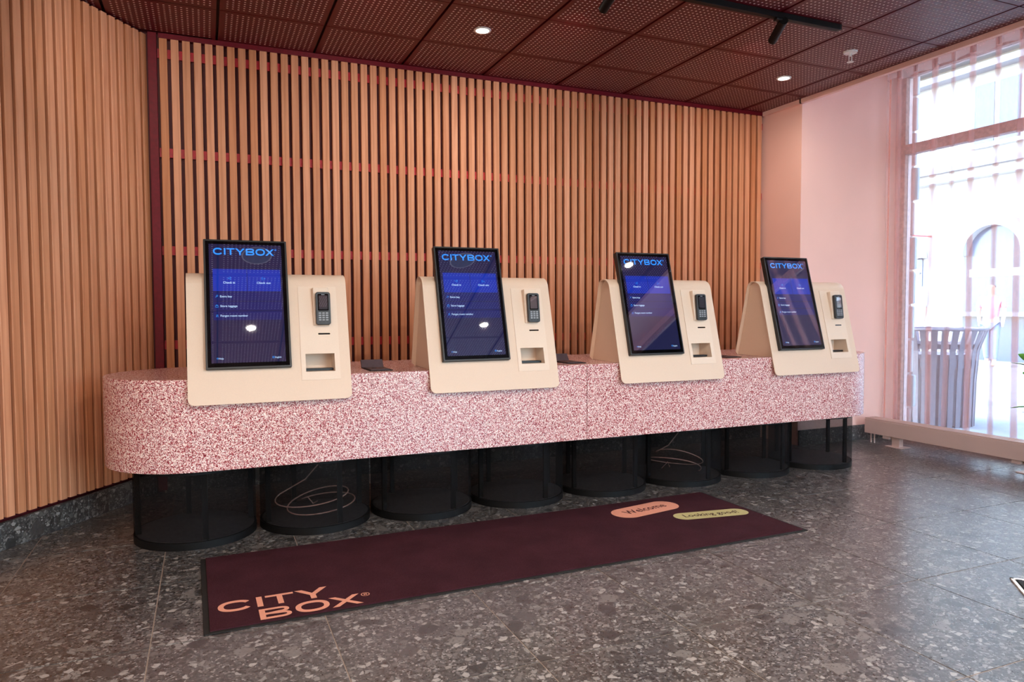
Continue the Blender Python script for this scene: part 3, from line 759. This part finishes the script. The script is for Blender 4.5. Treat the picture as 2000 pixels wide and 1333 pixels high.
# ================================================================== RADIATOR
ra = empty('radiator', (5.27,3.2,0), 'long low blush radiator on feet in front of the curtained window', 'radiator'); rof = (5.27,3.2,0)
RX0, RX1, RY0, RY1, RZ0, RZ1 = 5.2, 5.34, 1.2, 4.46, .086, .216
MB().box((RX0,RY0,RZ0),(RX1,RY1,RZ1-.012)).build('casing', RAD, ra, off=rof, bevel=.003)
for k in range(5):
    MB().box((RX0+.004+.0275*k,RY0,RZ1-.0115),(RX0+.022+.0275*k,RY1,RZ1)).build('grille_bar', RAD, ra, off=rof, bevel=.001, seg=1)
for y in (4.18, 3.13, 2.0):
    MB().box((RX0+.03,y-.035,.004),(RX0+.075,y+.035,RZ0)).build('foot', RAD, ra, off=rof)
    MB().box((RX0+.0,y-.075,.0005),(RX0+.12,y+.075,.006)).build('foot_plate', RAD, ra, off=rof, bevel=.001, seg=1)
    MB().box((RX0+.012,y+.05,RZ0-.026),(RX0+.05,y+.11,RZ0)).build('bracket', RAD, ra, off=rof)
for y in (4.40, 4.435): MB().cyl((RX0+.05,y,.0005),.006,RZ0,10).build('pipe', RAD, ra, off=rof)

# ================================================================== CURTAIN
def curtain(name, x, y0, y1, z0, z1, label, seed):
    rnd = random.Random(seed); path = []   # plan curve: flat, then a pleat that doubles back on itself
    y = y1; path.append((x+.045, y)); k = 0
    while y > y0:
        fl_ = .095+.055*rnd.random(); pw = .03+.028*rnd.random()
        ys_ = y-fl_
        n = 6
        for i in range(1, n+1): path.append((x+.012*math.sin(PI*i/n)*(1 if k % 2 else -1), y-fl_*i/n))
        for q in range(6):      # gathered pleat: the cloth runs to and fro
            path.append((x-.012+.006*q+(.002 if q % 2 else 0), ys_-pw*(.94+.06*rnd.random()) if q % 2 == 0 else ys_-pw*.06*rnd.random()))
        path.append((x+.004, ys_-pw-.004))
        y = ys_-pw; k += 1
    m = MB(); nz = 14; n = len(path)
    zs = [z0+(z1-z0)*i/(nz-1) for i in range(nz)]
    ph = [rnd.random()*6 for _ in range(n)]
    vs = []
    for i, z in enumerate(zs):
        t = (z1-z)/(z1-z0)
        for q, (a, b) in enumerate(path):
            vs.append((a+.012*t*math.sin(q*.23+z*1.1), b+.016*t*math.sin(q*.11+z*.9+seed), z))
    m.add(vs, [(i*n+q, i*n+q+1, (i+1)*n+q+1, (i+1)*n+q) for i in range(nz-1) for q in range(n-1)], 0, True)
    o = m.build(name, SHEER, None, recalc=False); tag(o, label, 'curtain')
    h = MB(); zh = .085   # doubled heading at the top
    h.add([(a+.003, b, z1-zh+.012*math.sin(q*.35)) for q,(a,b) in enumerate(path)] + [(a+.003, b, z1) for a,b in path], [(q, q+1, n+q+1, n+q) for q in range(n-1)], 0, True)
    h.build('heading_band', SHEER_HEM, o, recalc=False)
    MB().add([(x+.043,y1-.018,z0),(x+.047,y1+.002,z0),(x+.047,y1+.002,z1),(x+.043,y1-.018,z1)], [(0,1,2,3)]).build('side_hem', SHEER_EDGE, o, recalc=False)
curtain('sheer_curtain', 5.49, .7, 4.55, .06, 3.2, 'sheer salmon pink pleated curtain hanging in front of the street window', 3)
rail = MB().box((5.475,.5,3.205),(5.505,4.57,3.299)).build('curtain_rail', WHITE); tag(rail, 'white curtain rail above the sheer pink curtain', 'curtain rail')

# ================================================================== CEILING FITTINGS
def downlight(x, y, label, watt):
    e = empty('downlight', (x,y,CEIL), label, 'downlight', 'recessed downlights in the burgundy ceiling')
    t = MB(); n = 28; a, b = .054, .041
    t.add([(a*math.cos(2*PI*k/n), a*math.sin(2*PI*k/n), -.0005) for k in range(n)] + [(a*math.cos(2*PI*k/n)*.97, a*math.sin(2*PI*k/n)*.97, -.006) for k in range(n)] + [(b*math.cos(2*PI*k/n), b*math.sin(2*PI*k/n), -.005) for k in range(n)],
          [(k,(k+1)%n,n+(k+1)%n,n+k) for k in range(n)] + [(n+k,n+(k+1)%n,2*n+(k+1)%n,2*n+k) for k in range(n)], 0, True)
    t.build('trim_ring', WHITE, e)
    MB().cyl((0,0,-.0052),b,.003,n).build('lens', LAMP, e)
    l = bpy.data.lights.new('downlight_lamp', 'AREA'); l.shape = 'DISK'; l.size = .078; l.energy = watt*.28; l.color = (1,.86,.74)
    lo = bpy.data.objects.new('downlight_lamp', l); COL.objects.link(lo); lo.parent = e; lo.location = (0,0,-.012)
downlight(1.603, 4.2, 'glowing round downlight in the ceiling above the second kiosk', 20)
downlight(4.003, 4.2, 'glowing round downlight in the ceiling near the pink wall', 16)
for x, y, lb in ((.403,.6,'glowing downlight reflected in the leftmost kiosk screen'),(2.803,.6,'glowing downlight reflected in the second kiosk screen'),(4.003,1.8,'glowing downlight reflected in the third kiosk screen')):
    downlight(x, y, lb, 14)
for x, y, lb in ((1.603,.6,'between the two in line with the viewer'),(-.797,.6,'beside the left side wall'),(4.003,-.6,'first one behind the viewer near the windows'),(1.603,-.6,'first one behind the viewer in the middle'),
                 (.403,-1.8,'rear row left of the middle'),(2.803,-1.8,'rear row right of the middle'),(-.797,-1.8,'rear row by the side wall')):
    downlight(x, y, 'recessed ceiling downlight, '+lb, 105)  # unseen lamps added around the viewer as warm frontal fill
for x, y, lb in ((2.203,1.8,'round grey ceiling loudspeaker reflected in the second kiosk screen'),(.403,1.8,'round grey ceiling loudspeaker reflected at the top of the leftmost kiosk screen')):
    e = empty('ceiling_loudspeaker', (x,y,CEIL), lb, 'loudspeaker', 'round loudspeakers in the ceiling')
    MB().cyl((0,0,-.008),.12,.0075,32).build('rim', WHITE, e); MB().cyl((0,0,-.0095),.108,.0015,32).build('grille', plain('grey_grille',(120,124,128),.6), e)
# sprinkler
e = empty('sprinkler', (4.009,3.604,CEIL), 'small white sprinkler head hanging from the ceiling near the window', 'sprinkler')
MB().cyl((0,0,-.010),.042,.0095,24,r1=.046).build('escutcheon', WHITE, e); MB().cyl((0,0,-.03),.010,.02,12).build('body', WHITE, e)
MB().box((-.014,-.003,-.066),(-.010,.003,-.028)).box((.010,-.003,-.066),(.014,.003,-.028)).build('yoke', WHITE, e); MB().cyl((0,0,-.07),.022,.003,16).build('deflector', WHITE, e)
# track and spots
trk = empty('lighting_track', (1.8,3.298,CEIL), 'black lighting track running along the ceiling joint', 'track')
MB().box((-1.6,-.018,-.034),(1.765,.018,-.0005)).build('rail', BLACK_METAL, trk, bevel=.002, seg=1); MB().box((1.765,-.016,-.032),(1.778,.016,-.001)).build('end_cap', BLACK, trk)
def spot(x, label, end):
    e = empty('track_spotlight', (x,3.298,CEIL-.035), label, 'spotlight', 'black spotlights on the ceiling track')
    MB().box((-.045,-.016,-.012),(.045,.016,-.0005)).build('adapter', BLACK, e, bevel=.002, seg=1)
    MB().cyl((0,0,-.03),.007,.02,10).build('stem', BLACK, e)
    a = Vector((0,-.02,-.012)); d = (Vector(end)-a); L = d.length
    MB().cyl(tuple(a),.026,L,20,axis=d).build('barrel', BLACK_METAL, e, bevel=.002, seg=1)
    MB().cyl(tuple(a+d*1.0005),.021,.001,16,axis=d).build('lens', LAMP, e)
    l = bpy.data.lights.new('spotlight_lamp', 'SPOT'); l.energy = 13; l.color = (1,.88,.76); l.spot_size = math.radians(70); l.spot_blend = 1.0; l.shadow_soft_size = .02
    lo = bpy.data.objects.new('spotlight_lamp', l); COL.objects.link(lo); lo.parent = e; lo.location = a+d*1.05; lo.rotation_euler = d.to_track_quat('-Z','Y').to_euler()
spot(3.118, 'black cylinder spotlight on the ceiling track, near its right end', (.085,.16,-.055))
spot(.9, 'added unseen cylinder spotlight above the frame, left of the middle', (.0,.16,-.055)); spot(-.2, 'black cylinder spotlight at the left end of the ceiling track', (-.02,.16,-.055))  # both out of view, added to brighten the upper back wall
spot(2.0, 'black cylinder spotlight at the top edge, only its tip in view', (.02,.16,-.055))

# ================================================================== PLANT at the right edge
px, py = 4.285, 2.40
pt = empty('potted_plant', (px,py,0), 'green leafy plant in a dark pot, cut off by the right edge', 'plant'); pof=(px,py,0)
MB().cyl((px,py,.001),.11,.3,28,r1=.145).build('pot', POT, pt, off=pof); MB().cyl((px,py,.285),.132,.01,24).build('soil', plain('soil',(50,38,30),.9), pt, off=pof)
rnd = random.Random(5)
stems = MB()
leafs = []
def leaf(base, d, L, wd, roll=0.0):
    d = Vector(d).normalized(); sd = Matrix.Rotation(roll, 3, d) @ d.cross(Vector((0,0,1))).normalized(); nrm = sd.cross(d)
    m = MB(); V = []
    for k in range(7):
        t = k/6; ww = wd*math.sin(PI*min(1,t*.94+.06))**.8*(1-.3*t); c = Vector(base)+d*L*t+Vector((0,0,-.16*L*t*t))
        V += [c+sd*ww+nrm*ww*.35, c, c-sd*ww+nrm*ww*.35]
    m.add(V, [(3*k+q,3*k+q+1,3*k+q+4,3*k+q+3) for k in range(6) for q in range(2)], 0, True)
    m.build('leaf', LEAF, pt, off=pof, recalc=False)
for k in range(9):
    a = k*2.4+.4; top = Vector((px+.1*math.cos(a), py+.1*math.sin(a), .72+.22*((k*7)%5)/5))
    stems.tube([(px+.02*math.cos(a),py+.02*math.sin(a),.28),(px+.06*math.cos(a),py+.06*math.sin(a),.5),top], .005, 6)
    for q in range(5):
        b = a+q*2.2; leaf(top-Vector((0,0,.07*q)), (math.cos(b), math.sin(b), .45-.1*q), .13+.03*rnd.random(), .022)
stems.build('stems', LEAF, pt, off=pof)
leaf((4.10,2.43,.85), (-1,.1,.62), .165, .024, 1.1); leaf((4.09,2.43,.87), (-1,-.1,.15), .09, .02, 1.0); leaf((4.10,2.43,.80), (-1,.05,.25), .115, .026, 1.2)
MB().tube([(px,py,.29),(px-.08,py+.01,.6),(4.10,2.43,.87)], .005, 6).build('stem', LEAF, pt, off=pof)

# ================================================================== OUTSIDE
tag(MB().box((5.95,-30,-.4),(60,60,-.05)).box((-30,-40,-.4),(5.9,-3.5,-.05)).build('ground', PAVE), kind='structure')
# stone blocks of the window reveal
rv = MB().box((XW+.16,4.585,-.05),(XW+.2,5.2,3.6)).build('trim_5', STUCCO); tag(rv, kind='structure')
for k in range(12):
    MB().box((XW+.162,4.56-.02*(k%2)-.012*((k*5)%3),-.05+.31*k),(XW+.2,5.2,.24+.31*k)).build('stone_block', STUCCO, rv, bevel=.012, seg=2)
# building over the road
FX = 16.0
fb = empty('facade_building', (FX,11,-.05), 'sunlit white building with arched shopfronts across the street, seen through the curtain', 'building'); fof=(FX,11,-.05)
def arch(yc, wd, zs, name):
    n = 18
    return [(yc-wd/2,-.05)] + [(yc-wd/2*math.cos(PI*k/n), zs+wd/2*math.sin(PI*k/n)) for k in range(n+1)] + [(yc+wd/2,-.05)]
MB().box((FX+.3,-10,-.05),(FX+8,34,11)).build('wall', STUCCO, fb, off=fof)
ay = [2.6,6.3,10.0+.5,14.2-.9,17.8]
edges = [-10]
for y in (-1.0,2.9,6.8,10.55,13.1,17.0,20.9):
    wd = 1.5; pts = arch(y, wd, 2.35, 'a')
    # surround: pier fronts stand proud between the arches, the shop window is set back
    MB().prism(pts,(0,1,0),(0,0,1),(FX+.28,0,0),(-.02,0,0)).build('shop_window', SHOPDARK, fb, off=fof)
    V, Fc = stroke(pts[1:-1], .22); MB().add([(FX+.05,p[0],p[1]) for p in V]+[(FX+.28,p[0],p[1]) for p in V], [f for f in Fc]+[tuple(q+len(V) for q in f[::-1]) for f in Fc]+[(f[0],f[3],f[3]+len(V),f[0]+len(V)) for f in Fc]+[(f[1],f[1]+len(V),f[2]+len(V),f[2]) for f in Fc]).build('arch_moulding', STUCCO, fb, off=fof)
    MB().box((FX+.02,y-wd/2-.05,.95),(FX+.3,y+wd/2+.05,1.05)).build('shop_sill', STUCCO_SH, fb, off=fof)
    MB().box((FX+.25,y-.6,1.85),(FX+.27,y+.6,2.02)).build('shop_sign', WHITE, fb, off=fof)
for z,d in ((4.1,.28),(4.35,.16),(6.45,.35),(6.75,.5),(10.6,.6)):
    MB().box((FX+.3-d,-10,z),(FX+.3,34,z+.14)).build('cornice', STUCCO_SH if z in (4.35,6.45) else STUCCO, fb, off=fof)
for y in (-1.0,2.9,6.8,10.55,13.6,17.4,21.0):
    w_ = MB().box((FX+.16,y-.6,4.75),(FX+.3,y+.6,6.25)).build('window', STUCCO, fb, off=fof)
    for q in (-.28,.28): MB().box((FX+.145,y+q-.22,4.85),(FX+.158,y+q+.22,6.15)).build('pane', SHOPDARK, w_, off=fof)
MB().box((15.3,12.02,2.52),(15.36,12.3,2.92)).box((15.36,12.14,2.86),(FX+.3,12.18,2.9)).build('hanging_sign', plain('coral_sign', (206,84,80), .5), fb, off=fof)
# litter bin with flared slats just outside
bx, by = 7.0, 5.16
bn = empty('litter_bin', (bx,by,-.05), 'grey outdoor litter bin of flared vertical steel slats, seen through the curtain', 'bin'); bof=(bx,by,-.05)
for k in range(30):
    a = 2*PI*k/30; c, s_ = math.cos(a), math.sin(a); tn = Vector((-s_,c,0))*.026
    pr = [(.36,-.02),(.37,.45),(.39,.75),(.46,.96)]
    V = []
    for r_, z in pr: p = Vector((bx+r_*c, by+r_*s_, z-.03)); V += [p-tn*(r_/.38), p+tn*(r_/.38)]
    V2 = [v+Vector((c,s_,0))*.01 for v in V]; n = len(V)
    MB().add(V+V2, [(2*q,2*q+1,2*q+3,2*q+2) for q in range(3)]+[(n+2*q+2,n+2*q+3,n+2*q+1,n+2*q) for q in range(3)]+[(2*q,2*q+2,n+2*q+2,n+2*q) for q in range(3)]+[(2*q+1,n+2*q+1,n+2*q+3,2*q+3) for q in range(3)]).build('slat', BIN, bn, off=bof)
for r_, z, h in ((.355,.03,.05),(.38,.55,.09),(.40,.74,.05)):
    MB().cyl((bx,by,z),r_,h,40,caps=False).build('hoop', BIN, bn, off=bof)
MB().cyl((bx,by,-.04),.31,.72,32).build('liner', BIN, bn, off=bof)
MB().tube([(bx+.465*math.cos(2*PI*k/40),by+.465*math.sin(2*PI*k/40),.935) for k in range(41)], .014, 8).build('rim', BIN, bn, off=bof)

# people outside, seen through glass and curtain
def person(name, loc, face, label, top, legs, hair, hgt, seed):
    e = empty(name, loc, label, 'person', rot=face)
    def fig(nm, verts, edges, mat, sub=2):
        me = bpy.data.meshes.new(nm); me.from_pydata([v[:3] for v in verts], edges, []); me.materials.append(mat)
        o = new_obj(nm, me, e); sk = o.modifiers.new('skin','SKIN'); sv = me.skin_vertices[0].data
        for q, v in enumerate(verts): sv[q].radius = (v[3], v[4] if len(v) > 4 else v[3])
        sv[0].use_root = True; sk.use_smooth_shade = True
        o.modifiers.new('sub','SUBSURF').levels = sub; o.modifiers['sub'].render_levels = sub
        return o
    k = hgt/1.75
    def V(*a): return (a[0]*k,a[1]*k,a[2]*k)+tuple(x*k for x in a[3:])
    SKIN = plain('skin',(214,164,138),.6)
    vs = [V(0,0,.95,.14,.11),V(0,0,1.15,.125,.095),V(0,0,1.35,.16,.1),V(0,0,1.47,.07,.06),V(0,0,1.52,.052,.052),V(.0,-.01,1.62,.078,.095),V(0,0,1.71,.065,.08),
          V(.19,0,1.41,.052),V(.235,.0,1.15,.042),V(.225,-.08,.92,.034),V(.225,-.1,.83,.035,.02),V(-.19,0,1.41,.052),V(-.235,.03,1.15,.042),V(-.225,.08,.92,.034),V(-.225,.09,.83,.035,.02),
          V(.09,0,.88,.09),V(.095,-.06,.5,.062),V(.095,-.1,.1,.042),V(.095,-.2,.035,.04,.03),V(-.09,0,.88,.09),V(-.095,.06,.5,.062),V(-.095,.17,.12,.042),V(-.095,.07,.035,.04,.03)]
    es = [(0,1),(1,2),(2,3),(3,4),(4,5),(5,6),(2,7),(7,8),(8,9),(9,10),(2,11),(11,12),(12,13),(13,14),(0,15),(15,16),(16,17),(17,18),(0,19),(19,20),(20,21),(21,22)]
    fig('body', vs, es, SKIN)
    fig('shirt', [V(0,0,.93,.165,.13),V(0,0,1.15,.15,.115),V(0,0,1.36,.18,.118),V(0,0,1.45,.09,.08),V(.195,0,1.41,.07),V(.235,0,1.2,.06),V(-.195,0,1.41,.07),V(-.235,.03,1.2,.06)], [(0,1),(1,2),(2,3),(2,4),(4,5),(2,6),(6,7)], top)
    fig('trousers', [V(0,0,.95,.15,.12),V(.09,0,.86,.105),V(.095,-.06,.5,.08),V(.095,-.095,.13,.06),V(-.09,0,.86,.105),V(-.095,.06,.5,.08),V(-.095,.16,.15,.06)], [(0,1),(1,2),(2,3),(0,4),(4,5),(5,6)], legs)
    fig('hair', [V(0,.02,1.70,.085,.1),V(0,.045,1.62,.08,.07)], [(0,1)], hair)
    for s_ in (-1,1): MB().cyl(V(.028*s_,-.102,1.635),.008*k,.006*k,8,axis=(0,-1,0)).build('eye', BLACK, e)
    MB().cyl(V(0,-.1,1.60),.014*k,.025*k,8,r1=.006*k,axis=(0,-1,-.2)).build('nose', SKIN, e)
WCLO = plain('white_cotton',(240,238,234),.8); PCLO = plain('pink_cotton',(226,130,140),.8)
person('person', (8.0,6.22,-.05), math.radians(80), 'person in white clothes walking on the pavement outside, beyond the litter bin', WCLO, WCLO, plain('fair_hair',(196,170,130),.7), 1.74, 1)
person('person', (14.6,9.55,-.05), math.radians(-70), 'person in a pink shirt walking in front of the arched shopfront opposite', PCLO, plain('grey_denim',(120,130,150),.8), plain('brown_hair',(80,60,50),.7), 1.7, 2)
